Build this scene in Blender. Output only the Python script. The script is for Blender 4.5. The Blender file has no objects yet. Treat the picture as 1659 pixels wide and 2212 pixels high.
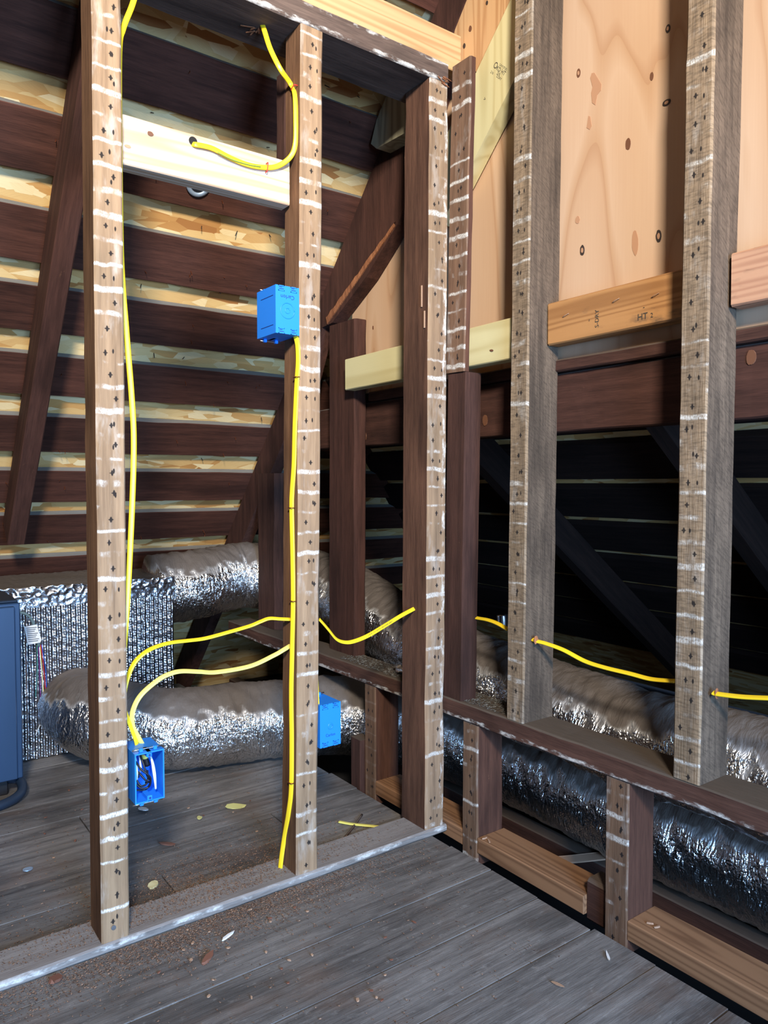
import bpy, math, random
from mathutils import Vector, Matrix, noise
random.seed(7)
SC = bpy.context.scene
COL = SC.collection
V = Vector

# ------------------------------------------------------------------ camera
FPX, CX, CY = 1610.0, 829.5, 1106.0
TH = math.atan(61 / 1610)
HV = V((.589, .808, 0)).normalized()
RV = V((HV.y, -HV.x, 0))
FV = HV * math.cos(TH) - V((0, 0, 1)) * math.sin(TH)
UV = HV * math.sin(TH) + V((0, 0, 1)) * math.cos(TH)
CAM = V((-1.17, -1.35, .843))
cd = bpy.data.cameras.new('camera')
cam = bpy.data.objects.new('camera', cd)
COL.objects.link(cam)
cd.sensor_fit = 'VERTICAL'
cd.sensor_height = 36
cd.lens = 36 * FPX / 2212
cd.clip_start = .02
cam.matrix_world = Matrix(((RV.x, UV.x, -FV.x, CAM.x), (RV.y, UV.y, -FV.y, CAM.y), (RV.z, UV.z, -FV.z, CAM.z), (0, 0, 0, 1)))
SC.camera = cam

# ------------------------------------------------------------------ world, lights, exposure
W = bpy.data.worlds.new('world')
SC.world = W
W.use_nodes = True
W.node_tree.nodes['Background'].inputs[0].default_value = (.35, .55, 1, 1)
W.node_tree.nodes['Background'].inputs[1].default_value = 1.0
SC.view_settings.view_transform = 'Standard'
SC.view_settings.look = 'None'
SC.view_settings.gamma = 1
SC.view_settings.exposure = 0.0


def area(name, loc, target, sx, sy, power, color, spread=180):
    d = bpy.data.lights.new(name, 'AREA')
    d.shape = 'RECTANGLE'
    d.size, d.size_y, d.energy, d.color = sx, sy, power, color
    d.spread = math.radians(spread)
    o = bpy.data.objects.new(name, d)
    COL.objects.link(o)
    o.location = loc
    o.rotation_euler = (V(target) - V(loc)).to_track_quat('-Z', 'Y').to_euler()
    return o


area('gable_window_daylight', (-1.8, -2.62, 2.3), (-.45, 0, 1.6), .34, .34, 50, (1, .92, .81), 80)
area('low_window_daylight', (-.85, -2.66, .8), (-1.0, -.3, .2), .75, .95, 66, (.32, .58, 1), 120)


# ------------------------------------------------------------------ helpers
def on(px, py, n, d):
    n = V(n)
    r = FV + RV * ((px - CX) / FPX) + UV * ((CY - py) / FPX)
    return CAM + r * ((d - n.dot(CAM)) / n.dot(r))


def oX(px, py, x): return on(px, py, (1, 0, 0), x)
def oY(px, py, y): return on(px, py, (0, 1, 0), y)
def oZ(px, py, z): return on(px, py, (0, 0, 1), z)


def tag(o, label, cat, group=None):
    o['label'] = label
    o['category'] = cat
    if group:
        o['group'] = group
    return o


def link(name, me, m, parent=None):
    o = bpy.data.objects.new(name, me)
    COL.objects.link(o)
    if m is not None and not me.materials:
        me.materials.append(m)
    if parent is not None:
        o.parent = parent
        o.matrix_parent_inverse = Matrix.Identity(4)
        o.matrix_basis = Matrix.Identity(4)
    return o


def child(name, me, m, parent):
    """child whose mesh is written in world coordinates"""
    o = bpy.data.objects.new(name, me)
    COL.objects.link(o)
    if m is not None and not me.materials:
        me.materials.append(m)
    o.parent = parent
    o.matrix_parent_inverse = world_of(parent).inverted()
    return o


def world_of(o):
    m = o.matrix_basis.copy()
    if o.parent:
        m = world_of(o.parent) @ o.matrix_parent_inverse @ m
    return m


def mesh(name, v, f, smooth=False):
    me = bpy.data.meshes.new(name)
    me.from_pydata([tuple(p) for p in v], [], f)
    me.update()
    if smooth:
        me.polygons.foreach_set('use_smooth', [True] * len(me.polygons))
    return me


def empty(name, loc=(0, 0, 0)):
    o = bpy.data.objects.new(name, None)
    COL.objects.link(o)
    o.location = loc
    o.empty_display_size = .05
    return o


def boxes(lst):
    """list of (x0,x1,y0,y1,z0,z1) -> verts, faces"""
    v, f = [], []
    for x0, x1, y0, y1, z0, z1 in lst:
        b = len(v)
        v += [(x0, y0, z0), (x1, y0, z0), (x1, y1, z0), (x0, y1, z0), (x0, y0, z1), (x1, y0, z1), (x1, y1, z1), (x0, y1, z1)]
        f += [tuple(b + i for i in q) for q in ((3, 2, 1, 0), (4, 5, 6, 7), (0, 1, 5, 4), (1, 2, 6, 5), (2, 3, 7, 6), (3, 0, 4, 7))]
    return v, f


def bevel_box(x0, x1, y0, y1, z0, z1, b=.002):
    """box with chamfered edges (24 verts)"""
    v, f = [], []
    c = [(x0, x1), (y0, y1), (z0, z1)]
    idx = {}
    for i in (0, 1):
        for j in (0, 1):
            for k in (0, 1):
                for a in range(3):
                    p = [c[0][i], c[1][j], c[2][k]]
                    for q, s in ((0, i), (1, j), (2, k)):
                        if q != a:
                            p[q] += b if s == 0 else -b
                    idx[(i, j, k, a)] = len(v)
                    v.append(tuple(p))
    for a in range(3):
        o = [q for q in range(3) if q != a]
        for s in (0, 1):
            q = []
            for t in ((0, 0), (1, 0), (1, 1), (0, 1)):
                ijk = [0, 0, 0]
                ijk[a] = s
                ijk[o[0]], ijk[o[1]] = t
                q.append(idx[(*ijk, a)])
            f.append(tuple(q))
    for a in range(3):
        o = [q for q in range(3) if q != a]
        for t in ((0, 0), (1, 0), (1, 1), (0, 1)):
            q = []
            for s, fa in ((0, o[0]), (1, o[0]), (1, o[1]), (0, o[1])):
                ijk = [0, 0, 0]
                ijk[a] = s
                ijk[o[0]], ijk[o[1]] = t
                q.append(idx[(*ijk, fa)])
            f.append(tuple(q))
    for i in (0, 1):
        for j in (0, 1):
            for k in (0, 1):
                f.append(tuple(idx[(i, j, k, a)] for a in range(3)))
    return v, f


def beam_mesh(L, w, d, seg=.05, amp=.0012, ch=.003, wane=0, seed=0, taper=0):
    n = max(2, int(L / seg))
    v, f = [], []
    for i in range(n + 1):
        z = L * i / n
        s = 1 + taper * i / n
        pts = []
        ww, dd = w * s, d
        for k, (cx, cy, sx, sy) in enumerate(((0, 0, 1, 1), (ww, 0, -1, 1), (ww, dd, -1, -1), (0, dd, 1, -1))):
            e = noise.noise(V((z * 9, k * 7.1 + seed, 3))) * .5 + noise.noise(V((z * 30, k * 3.7 + seed, 9))) * .5
            c = ch * (1 + .6 * e) + wane * max(0, noise.noise(V((z * 5, k * 5.3 + seed, 1))) - .15)
            jx = amp * noise.noise(V((z * 12, k * 2.2 + seed, 20)))
            jy = amp * noise.noise(V((z * 12, k * 2.9 + seed, 30)))
            a = (cx + jx + sx * c, cy + jy, z)
            b = (cx + jx, cy + jy + sy * c, z)
            pts += [b, a] if k in (0, 2) else [a, b]
        v += pts
    for i in range(n):
        for k in range(8):
            a, b = i * 8 + k, i * 8 + (k + 1) % 8
            f.append((a, b, b + 8, a + 8))
    f.append(tuple(range(7, -1, -1)))
    f.append(tuple(n * 8 + k for k in range(8)))
    return mesh('beam', v, f)


SEED = [0]


def beam(name, p0, p1, front, w, d, m, parent=None, **kw):
    """beam from p0 to p1; p0/p1 lie on the front face; width grows along (-front) x axis, depth away from front"""
    p0, p1 = V(p0), V(p1)
    z = (p1 - p0)
    L = z.length
    z.normalize()
    y = -V(front)
    y = (y - z * y.dot(z)).normalized()
    x = y.cross(z)
    SEED[0] += 13.7
    me = beam_mesh(L, w, d, seed=SEED[0], **kw)
    o = bpy.data.objects.new(name, me)
    COL.objects.link(o)
    me.materials.append(m)
    mw = Matrix(((x.x, y.x, z.x, p0.x), (x.y, y.y, z.y, p0.y), (x.z, y.z, z.z, p0.z), (0, 0, 0, 1)))
    o.matrix_basis = mw
    if parent is not None:
        o.parent = parent
        o.matrix_parent_inverse = world_of(parent).inverted()
    o['phase'] = random.random()
    o['stripe'] = 0.0
    o['wd'] = w
    o['edge_a'] = -9.0
    o['edge_b'] = -9.0
    return o


def lath(o, phase=None, stripe=1.0):
    o['stripe'] = stripe
    if phase is not None:
        o['phase'] = phase
    return o


def prism(name, poly, axis, a0, a1, m, parent=None):
    """polygon in the two other axes extruded along axis from a0 to a1; local z stays world z"""
    v, f = [], []
    n = len(poly)
    for a in (a0, a1):
        for p in poly:
            v.append((a, p[0], p[1]) if axis == 'x' else (p[0], a, p[1]))
    f.append(tuple(range(n)))
    f.append(tuple(range(2 * n - 1, n - 1, -1)))
    for i in range(n):
        j = (i + 1) % n
        f.append((i, i + n, j + n, j))
    o = bpy.data.objects.new(name, mesh(name, v, f))
    COL.objects.link(o)
    o.data.materials.append(m)
    o['phase'], o['stripe'], o['wd'], o['edge_a'], o['edge_b'] = 0., 0., .1, -9., -9.
    if parent is not None:
        o.parent = parent
        o.matrix_parent_inverse = world_of(parent).inverted()
    return o


def spline(pts, n=10):
    pts = [V(p) for p in pts]
    P = [pts[0] * 2 - pts[1]] + pts + [pts[-1] * 2 - pts[-2]]
    out = []
    for i in range(1, len(P) - 2):
        a, b, c, d = P[i - 1:i + 3]
        for k in range(n):
            t = k / n
            out.append(.5 * ((2 * b) + (c - a) * t + (2 * a - 5 * b + 4 * c - d) * t * t + (3 * b - a - 3 * c + d) * t ** 3))
    out.append(pts[-1])
    return out


def sweep(pts, rx, ry=None, hint=(0, 0, 1), n=12, k=10, groove=0, raw=False):
    """tube along a spline; rx is the half-size along hint's perpendicular, ry along hint"""
    ry = rx if ry is None else ry
    P = [V(p) for p in pts] if raw else spline(pts, n)
    v, f = [], []
    h = V(hint)
    for i, p in enumerate(P):
        t = (P[min(i + 1, len(P) - 1)] - P[max(i - 1, 0)]).normalized()
        b = h - t * h.dot(t)
        if b.length < .05:
            b = t.orthogonal()
        b.normalize()
        a = t.cross(b)
        h = h * .7 + b * .3
        for q in range(k):
            th = 2 * math.pi * q / k
            g = 1 - groove * abs(math.sin(th)) ** 6
            v.append(p + a * (rx * math.cos(th)) + b * (ry * math.sin(th) * g))
    for i in range(len(P) - 1):
        for q in range(k):
            r = (q + 1) % k
            f.append((i * k + q, i * k + r, (i + 1) * k + r, (i + 1) * k + q))
    f.append(tuple(range(k - 1, -1, -1)))
    f.append(tuple((len(P) - 1) * k + q for q in range(k)))
    return mesh('tube', v, f, True)


def disc(center, normal, axis, a, b, n=16, jag=0, thick=.0006):
    c, nz = V(center), V(normal).normalized()
    x = V(axis)
    x = (x - nz * x.dot(nz)).normalized()
    y = nz.cross(x)
    v = []
    for s in (thick, 0):
        for i in range(n):
            t = 2 * math.pi * i / n
            r = 1 + jag * random.uniform(-1, 1) if s else 1
            v.append(c + x * (a * r * math.cos(t)) + y * (b * r * math.sin(t)) + nz * s)
    f = [tuple(range(n))] + [(i, i + n, (i + 1) % n + n, (i + 1) % n) for i in range(n)]
    return mesh('disc', v, f)


def text_mesh(s, size, origin, xdir, ydir, m, name, parent, depth=.0002):
    cu = bpy.data.curves.new('txt', 'FONT')
    cu.body = s
    cu.size = size
    cu.align_x = 'CENTER'
    cu.align_y = 'CENTER'
    cu.resolution_u = 2
    tmp = bpy.data.objects.new('txt', cu)
    COL.objects.link(tmp)
    bpy.context.view_layer.update()
    me = bpy.data.meshes.new_from_object(tmp.evaluated_get(bpy.context.evaluated_depsgraph_get()))
    bpy.data.objects.remove(tmp)
    x, y = V(xdir).normalized(), V(ydir).normalized()
    z = x.cross(y)
    mw = Matrix(((x.x, y.x, z.x, origin[0]), (x.y, y.y, z.y, origin[1]), (x.z, y.z, z.z, origin[2]), (0, 0, 0, 1)))
    me.transform(Matrix.Translation(z * depth) @ mw)
    me.materials.clear()
    return child(name, me, m, parent)


# ------------------------------------------------------------------ materials
class NB:
    def __init__(s, name):
        s.m = bpy.data.materials.new(name)
        s.m.use_nodes = True
        s.t = s.m.node_tree
        s.b = s.t.nodes['Principled BSDF']

    def n(s, typ, *inp, out=0, **kw):
        nd = s.t.nodes.new('ShaderNode' + typ)
        for k, v in kw.items():
            if k[0] != '_':
                setattr(nd, k, v)
        for k, v in kw.items():
            if k[0] == '_':
                s.put(nd.inputs[k[1:].replace('_', ' ')], v)
        for i, v in enumerate(inp):
            if v is not None:
                s.put(nd.inputs[i], v)
        return nd.outputs[out]

    def put(s, sock, v):
        if hasattr(v, 'links'):
            s.t.links.new(v, sock)
        else:
            sock.default_value = v

    def math(s, op, *a): return s.n('Math', *a, operation=op)
    def vm(s, op, *a): return s.n('VectorMath', *a, operation=op)

    def mix(s, f, a, b, bt='MIX'):
        nd = s.t.nodes.new('ShaderNodeMix')
        nd.data_type = 'RGBA'
        nd.blend_type = bt
        for i, v in ((0, f), (6, a), (7, b)):
            s.put(nd.inputs[i], (*v, 1) if isinstance(v, tuple) and len(v) == 3 else v)
        return nd.outputs[2]

    def ramp(s, f, *stops):
        nd = s.t.nodes.new('ShaderNodeValToRGB')
        cr = nd.color_ramp
        while len(cr.elements) < len(stops):
            cr.elements.new(.5)
        for e, (p, c) in zip(cr.elements, stops):
            e.position = p
            e.color = (*c, 1) if isinstance(c, tuple) else (c, c, c, 1)
        s.put(nd.inputs[0], f)
        return nd.outputs[0]

    def noise(s, vec, scale=1, detail=3, rough=.5, dist=0, out=0):
        return s.n('TexNoise', vec, out=out, _Scale=scale, _Detail=detail, _Roughness=rough, _Distortion=dist)

    def smooth(s, x, a, b):
        return s.n('MapRange', x, a, b, 0., 1., interpolation_type='SMOOTHSTEP')

    def bump(s, h, strength, dist=.002):
        o = s.n('Bump', _Strength=1. if strength is None else strength, _Distance=dist, _Height=h)
        s.put(s.b.inputs['Normal'], o)

    def fin(s, col, rough=.8, metal=0, spec=.3):
        s.put(s.b.inputs['Base Color'], (*col, 1) if isinstance(col, tuple) else col)
        s.put(s.b.inputs['Roughness'], rough)
        s.put(s.b.inputs['Metallic'], metal)
        s.b.inputs['Specular IOR Level'].default_value = spec
        return s.m


def rgb(r, g, b):
    f = lambda c: ((c / 255 + .055) / 1.055) ** 2.4 if c > 10 else c / 255 / 12.92
    return (f(r), f(g), f(b))


def simple(name, col, rough=.5, metal=0, spec=.5):
    return NB(name).fin(col, rough, metal, spec)


def local(b, along='z'):
    tc = b.t.nodes.new('ShaderNodeTexCoord')
    rnd = b.n('ObjectInfo', out=5)
    off = b.n('CombineXYZ', b.math('MULTIPLY', rnd, 3.1), b.math('MULTIPLY', rnd, 7.7), b.math('MULTIPLY', rnd, 19.))
    return tc.outputs['Object'], tc.outputs['Normal'], rnd, b.vm('ADD', tc.outputs['Object'], off)


def old_wood(name, dark, light, is_lath=False, dust=(.16, .15, .14), dust_amt=.8, marks=0, rough=.85, fuzz=.35, clean=.4):
    b = NB(name)
    P, Nn, rnd, Q = local(b)
    g1 = b.noise(b.vm('MULTIPLY', Q, (70, 70, 4)), 1, 5, .6)
    g2 = b.noise(b.vm('MULTIPLY', Q, (420, 420, 26)), 1, 3, .6)
    bl = b.noise(b.vm('MULTIPLY', Q, (9, 9, 3)), 1, 3, .5)
    v = b.math('ADD', b.math('MULTIPLY', g1, .65), b.math('MULTIPLY', g2, .35))
    col = b.ramp(v, (.3, dark), (.68, light))
    col = b.mix(b.math('MULTIPLY', b.smooth(bl, .5, .72), .55), col, tuple(c * .45 for c in dark))
    col = b.mix(b.math('MULTIPLY', b.smooth(bl, .42, .25), .35), col, tuple(min(1, c * 1.35) for c in light))
    col = b.mix(1., col, b.ramp(rnd, (0, .82), (1, 1.12)), 'MULTIPLY')
    if is_lath:
        at = lambda nm: b.n('Attribute', out=2, attribute_type='OBJECT', attribute_name=nm)
        s = b.n('SeparateXYZ', P)
        x, z = s, s.node.outputs[2]
        ns = b.n('SeparateXYZ', Nn, out=1)
        face = b.math('LESS_THAN', ns, -.6)
        cl = b.math('MULTIPLY', face, b.math('MULTIPLY', b.math('GREATER_THAN', at('stripe'), .01), b.math('MULTIPLY', g1, clean)))
        col = b.mix(cl, col, rgb(190, 162, 128))
        ph = b.math('ADD', at('phase'), b.math('DIVIDE', z, .0425))
        wob = b.math('MULTIPLY', b.math('SUBTRACT', b.noise(b.vm('MULTIPLY', Q, (35, 5, 14)), 1, 2), .5), .28)
        t = b.math('ADD', ph, wob)
        fr, k = b.math('FRACT', t), b.math('FLOOR', t)
        kk = b.math('ADD', k, b.math('MULTIPLY', rnd, 173.))
        h1 = b.n('TexWhiteNoise', _W=kk, noise_dimensions='1D')
        h2 = b.n('TexWhiteNoise', _W=b.math('ADD', kk, 57.3), noise_dimensions='1D')
        hw = b.math('ADD', .035, b.math('MULTIPLY', h1, .10))
        d = b.math('ABSOLUTE', b.math('SUBTRACT', fr, .5))
        band = b.smooth(b.math('SUBTRACT', hw, d), -.05, .05)
        brk = b.noise(b.n('CombineXYZ', b.math('MULTIPLY', x, 55.), b.math('MULTIPLY', kk, 3.3), b.math('MULTIPLY', z, 30.)), 1, 2)
        brk = b.smooth(b.math('ADD', brk, b.math('MULTIPLY', h2, .5)), .6, 1.0)
        fine = b.smooth(b.noise(b.vm('MULTIPLY', Q, (900, 900, 260)), 1, 2), .3, .55)
        m = b.math('MULTIPLY', b.math('MULTIPLY', band, brk), b.math('MULTIPLY', face, b.math('MULTIPLY', fine, at('stripe'))))
        # smeared plaster haze between the keys
        hz = b.math('MULTIPLY', b.smooth(b.noise(b.vm('MULTIPLY', Q, (40, 40, 11)), 1, 4, .6), .52, .75), b.math('MULTIPLY', face, b.math('MULTIPLY', at('stripe'), .28)))
        m = b.math('MAXIMUM', m, hz)
        # plaster lines along an arris
        nz = b.math('MULTIPLY', b.math('SUBTRACT', b.noise(b.vm('MULTIPLY', Q, (60, 60, 40)), 1, 3), .5), .012)
        for nm in ('edge_a', 'edge_b'):
            e = b.math('ABSOLUTE', b.math('ADD', b.math('SUBTRACT', x, at(nm)), nz))
            e = b.math('MULTIPLY', b.smooth(e, .0065, .003), b.math('MULTIPLY', face, b.math('MULTIPLY', b.smooth(b.noise(b.vm('MULTIPLY', Q, (50, 50, 22)), 1, 4, .65), .45, .66), .65)))
            m = b.math('MAXIMUM', m, b.math('MULTIPLY', e, b.math('MULTIPLY_ADD', fine, .5, .5)))
        col = b.mix(m, col, rgb(232, 232, 226))
        # nail holes of the laths
        t2 = b.math('ADD', ph, .5)
        f2, k2 = b.math('FRACT', t2), b.math('ADD', b.math('FLOOR', t2), b.math('MULTIPLY', rnd, 91.))
        dk = None
        for q, (ex, ez) in enumerate(((.0021, .0052), (.0042, .0014), (.0018, .0044))):
            a1 = b.n('TexWhiteNoise', _W=b.math('ADD', k2, 11.3 * (q if q < 2 else 5) if q else .1), noise_dimensions='1D') if q != 1 else a1
            a2 = b.n('TexWhiteNoise', _W=b.math('ADD', k2, 33.1 + 17 * q), noise_dimensions='1D') if q != 1 else a2
            xc = b.math('MULTIPLY', at('wd'), b.math('MULTIPLY_ADD', a1, .5, .25))
            dx = b.math('DIVIDE', b.math('SUBTRACT', x, xc), ex)
            dz = b.math('DIVIDE', b.math('MULTIPLY', b.math('SUBTRACT', b.math('SUBTRACT', f2, .38), b.math('MULTIPLY', a2, .24)), .0425), ez)
            r = b.math('SQRT', b.math('ADD', b.math('MULTIPLY', dx, dx), b.math('MULTIPLY', dz, dz)))
            r = b.math('ADD', r, b.math('MULTIPLY', b.math('SUBTRACT', g2, .5), .9))
            mk = b.smooth(r, 1.25, .75)
            if q == 2:
                mk = b.math('MULTIPLY', mk, b.math('GREATER_THAN', a1, .45))
            dk = mk if dk is None else b.math('MAXIMUM', dk, mk)
        dk = b.math('MULTIPLY', dk, b.math('MULTIPLY', face, b.math('GREATER_THAN', at('stripe'), .01)))
        col = b.mix(b.math('MULTIPLY', dk, .93), col, (.008, .008, .01))
    if fuzz >= .6 and is_lath:
        sw_ = b.noise(b.vm('MULTIPLY', b.n('Mapping', Q, None, (.6, 0, 0)), (60, 60, 330)), 1, 3, .6)
        col = b.mix(b.math('MULTIPLY', b.smooth(sw_, .4, .7), .45), col, tuple(c * .5 for c in dark))
    if name == 'floor_board_wood':
        G = b.n('NewGeometry', out=0)
        s1 = b.smooth(b.noise(b.vm('MULTIPLY', G, (2.2, 4.5, 1)), 1, 5, .62), .46, .72)
        col = b.mix(b.math('MULTIPLY', s1, .7), col, rgb(40, 37, 37))
        s2 = b.smooth(b.noise(b.vm('MULTIPLY', G, (30, 55, 1)), 1, 5, .7), .55, .75)
        col = b.mix(b.math('MULTIPLY', s2, .35), col, rgb(168, 164, 160))
        s3 = b.smooth(b.noise(b.vm('MULTIPLY', G, (5, 9, 1)), 1, 4, .6), .5, .7)
        col = b.mix(b.math('MULTIPLY', s3, .35), col, rgb(110, 86, 70))
    if marks:  # pale scuffs and splintered patches
        sc = b.smooth(b.noise(b.vm('MULTIPLY', Q, (45, 45, 16)), 1, 6, .75), .66, .72)
        col = b.mix(b.math('MULTIPLY', sc, marks), col, rgb(176, 128, 92))
    if dust_amt:
        gz = b.n('SeparateXYZ', b.n('NewGeometry', out=1), out=2)
        dm = b.math('MULTIPLY', b.smooth(b.math('ADD', gz, b.math('MULTIPLY', b.math('SUBTRACT', bl, .5), .5)), .3, .7), dust_amt)
        col = b.mix(dm, col, b.mix(g2, tuple(c * .75 for c in dust), tuple(c * 1.25 for c in dust)))
    b.bump(b.math('ADD', b.math('MULTIPLY', g1, .5), g2), fuzz, .002)
    return b.fin(col, rough, 0, .2)


def new_wood(name, base, line, freq=70, sx=9., contrast=.7, stain=None):
    b = NB(name)
    P, Nn, rnd, Q = local(b)
    n1 = b.noise(b.vm('MULTIPLY', Q, (sx, sx, .7)), 1, 1.5, .4)
    w = b.math('SINE', b.math('MULTIPLY', n1, float(freq)))
    w = b.math('POWER', b.math('MULTIPLY_ADD', w, .5, .5), 2.2)
    fine = b.noise(b.vm('MULTIPLY', Q, (300, 300, 9)), 1, 3, .6)
    col = b.mix(b.math('MULTIPLY', w, contrast), base, line)
    col = b.mix(b.math('MULTIPLY', fine, .3), col, tuple(c * .8 for c in base))
    if stain:
        st = b.smooth(b.noise(b.vm('MULTIPLY', Q, (22, 22, 7)), 1, 5, .65), .54, .72)
        col = b.mix(b.math('MULTIPLY', st, .85), col, stain)
    b.bump(fine, .15, .001)
    return b.fin(col, .65, 0, .3)


M = {}
M['lath_a'] = old_wood('old_stud_wood', rgb(78, 53, 38), rgb(136, 101, 74), True, marks=.15, dust_amt=.3, clean=.75)
M['lath_b'] = old_wood('grey_stud_wood', rgb(64, 54, 46), rgb(120, 102, 85), True, marks=.12, dust_amt=.3, fuzz=.6, clean=.6)
M['lath_d'] = old_wood('brown_stud_wood', rgb(54, 34, 28), rgb(100, 67, 53), True, marks=.25, dust_amt=.5, clean=.3)
M['lath_c'] = old_wood('corner_stud_wood', rgb(58, 38, 30), rgb(108, 76, 59), True, marks=.2, dust_amt=.3, clean=.7)
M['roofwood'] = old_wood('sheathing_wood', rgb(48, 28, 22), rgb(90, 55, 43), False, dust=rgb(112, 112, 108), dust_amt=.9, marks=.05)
M['roofshade'] = old_wood('shaded_eave_wood', rgb(26, 18, 15), rgb(50, 34, 28), False, dust_amt=0)  # roof wood darkened, without dust: the eave's shade is put into its colour
M['rafter'] = old_wood('rafter_wood', rgb(50, 31, 26), rgb(86, 56, 47), False, dust_amt=.6, marks=.1)
M['darkwood'] = old_wood('dark_frame_wood', rgb(46, 29, 25), rgb(82, 55, 46), False, dust=rgb(92, 80, 70), dust_amt=.85, marks=.12)
M['sill'] = old_wood('sill_wood', rgb(58, 38, 32), rgb(102, 72, 60), True, dust=rgb(88, 78, 68), dust_amt=.9, marks=.2)
M['plate'] = old_wood('plate_wood', rgb(56, 46, 42), rgb(108, 90, 80), True, dust_amt=.3, marks=.1)
M['floorplate'] = old_wood('floor_plate_wood', rgb(88, 80, 75), rgb(160, 156, 152), True, dust=rgb(140, 130, 124), dust_amt=.5)
M['floor'] = old_wood('floor_board_wood', rgb(70, 66, 64), rgb(134, 129, 125), False, dust_amt=0, marks=.06, rough=.5, fuzz=.3)
M['pine'] = new_wood('new_pine', rgb(216, 194, 170), rgb(178, 136, 96), 40, 24, .8)
M['pine_warm'] = new_wood('new_fir_warm', rgb(200, 160, 116), rgb(164, 116, 74), 60, 26)
M['pine_pale'] = new_wood('new_pine_pale', rgb(206, 196, 150), rgb(172, 154, 102), 40, 14, .5)
M['pine_grey'] = new_wood('weathered_pine', rgb(168, 160, 132), rgb(112, 104, 84), 70, 11)
M['block'] = new_wood('stained_block', rgb(176, 128, 80), rgb(126, 82, 46), 60, 26, .7, rgb(70, 62, 56))
M['block_pink'] = new_wood('pinkish_block', rgb(192, 148, 118), rgb(150, 102, 80), 60, 26, .6, rgb(90, 76, 64))
M['fir'] = new_wood('bottom_plate_fir', rgb(146, 108, 78), rgb(102, 70, 48), 60, 20, .8)
M['hole'] = simple('dark_hole', (.01, .009, .008), .9)
M['knot'] = simple('knot_brown', rgb(104, 66, 44), .7)
M['knot_dark'] = simple('knot_dark', rgb(52, 40, 34), .7)
M['patch'] = simple('veneer_patch', rgb(176, 132, 100), .7)
M['splinter'] = old_wood('torn_wood', rgb(104, 60, 42), rgb(184, 124, 84), False, dust_amt=0, fuzz=.9)
M['yellow'] = simple('yellow_cable', rgb(244, 208, 40), .38)
M['yellow_pale'] = simple('pale_yellow_cable', rgb(226, 214, 110), .42)
M['print'] = simple('cable_print', rgb(60, 60, 40), .6)
M['blue'] = simple('blue_plastic', rgb(34, 128, 232), .38)
M['blue_ink'] = simple('dark_blue_relief', rgb(12, 44, 120), .6)
M['steel'] = simple('steel', (.6, .6, .62), .3, 1)
M['red'] = simple('red_plastic', rgb(206, 44, 40), .5)
M['copper'] = simple('copper_staple', rgb(150, 84, 52), .4, .8)
M['white'] = simple('white_plastic', rgb(226, 232, 238), .4)
M['black'] = simple('black_plastic', rgb(22, 22, 26), .45)
M['wirenut'] = simple('yellow_connector', rgb(210, 196, 90), .5)
M['cabinet'] = simple('blue_grey_metal', rgb(40, 66, 98), .42, .2)
M['cabinet_dark'] = simple('dark_grey_metal', rgb(36, 50, 68), .45, .2)
M['ink'] = simple('stamp_ink', rgb(62, 58, 52), .8)
M['paper'] = simple('white_paper', rgb(222, 222, 220), .8)
M['leaf'] = simple('yellow_leaf', rgb(206, 202, 130), .7)
M['vent'] = simple('grey_vent', rgb(168, 186, 204), .4, .6)
M['drywall'] = simple('plain_wall', rgb(132, 118, 106), .9)
M['chip'] = simple('wood_chip', rgb(170, 136, 110), .8)
M['chip_dark'] = simple('brown_chip', rgb(118, 76, 58), .8)
M['below'] = simple('dark_lath_below', rgb(26, 23, 22), .95)


def osb_mat():
    b = NB('osb_board')
    P, Nn, rnd, Q = local(b)
    col = None
    for i, (rot, sx, sy) in enumerate(((.25, 9, 30), (-.5, 10, 30), (1.0, 12, 34), (-1.0, 14, 50))):
        mp = b.n('Mapping', b.vm('ADD', P, (i * 3.3, i * 1.7, 0)), None, (0, 0, rot), (sx, sy, 0))
        mp = b.vm('ADD', mp, b.vm('SCALE', b.vm('SUBTRACT', b.noise(P, 60, 2, out=1), (.5, .5, .5)), None, None, .22)) if False else mp
        vn = b.t.nodes.new('ShaderNodeTexVoronoi')
        vn.voronoi_dimensions = '2D'
        vn.inputs['Scale'].default_value = 1
        vn.inputs['Randomness'].default_value = 1
        b.put(vn.inputs['Vector'], mp)
        s = b.n('SeparateColor', vn.outputs['Color'])
        c = b.ramp(s, (0, rgb(160, 104, 54)), (.12, rgb(202, 152, 88)), (.6, rgb(230, 196, 132)), (1, rgb(246, 224, 172)))
        fine = b.noise(b.vm('MULTIPLY', mp, (1.5, 22, 1)), 1, 3)
        c = b.mix(b.math('MULTIPLY', fine, .35), c, rgb(150, 104, 56))
        if col is None:
            col, h = c, s
        else:
            k = b.math('GREATER_THAN', s.node.outputs[1], .62)
            col = b.mix(k, col, c)
            h = b.n('Mix', k, None, None) if False else b.math('ADD', b.math('MULTIPLY', h, b.math('SUBTRACT', 1., k)), b.math('MULTIPLY', k, b.math('ADD', s, .4)))
    b.bump(h, .6, .002)
    return b.fin(col, .7, 0, .3)


M['osb'] = osb_mat()


def ply_mat():
    b = NB('plywood_veneer')
    P, Nn, rnd, Q = local(b)
    n1 = b.noise(b.vm('MULTIPLY', P, (1, 3.6, .75)), 1, 2.2, .45, .2)
    w = b.math('FRACT', b.math('MULTIPLY', n1, 9.))
    n2 = b.noise(b.vm('MULTIPLY', P, (1, 260, 6)), 1, 3)
    col = b.ramp(w, (0, rgb(178, 140, 108)), (.12, rgb(193, 159, 128)), (.8, rgb(200, 169, 140)), (1, rgb(186, 150, 117)))
    col = b.mix(b.math('MULTIPLY', n2, .22), col, rgb(172, 128, 98))
    b.bump(n2, .08, .001)
    return b.fin(col, .6, 0, .3)


M['ply'] = ply_mat()


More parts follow.
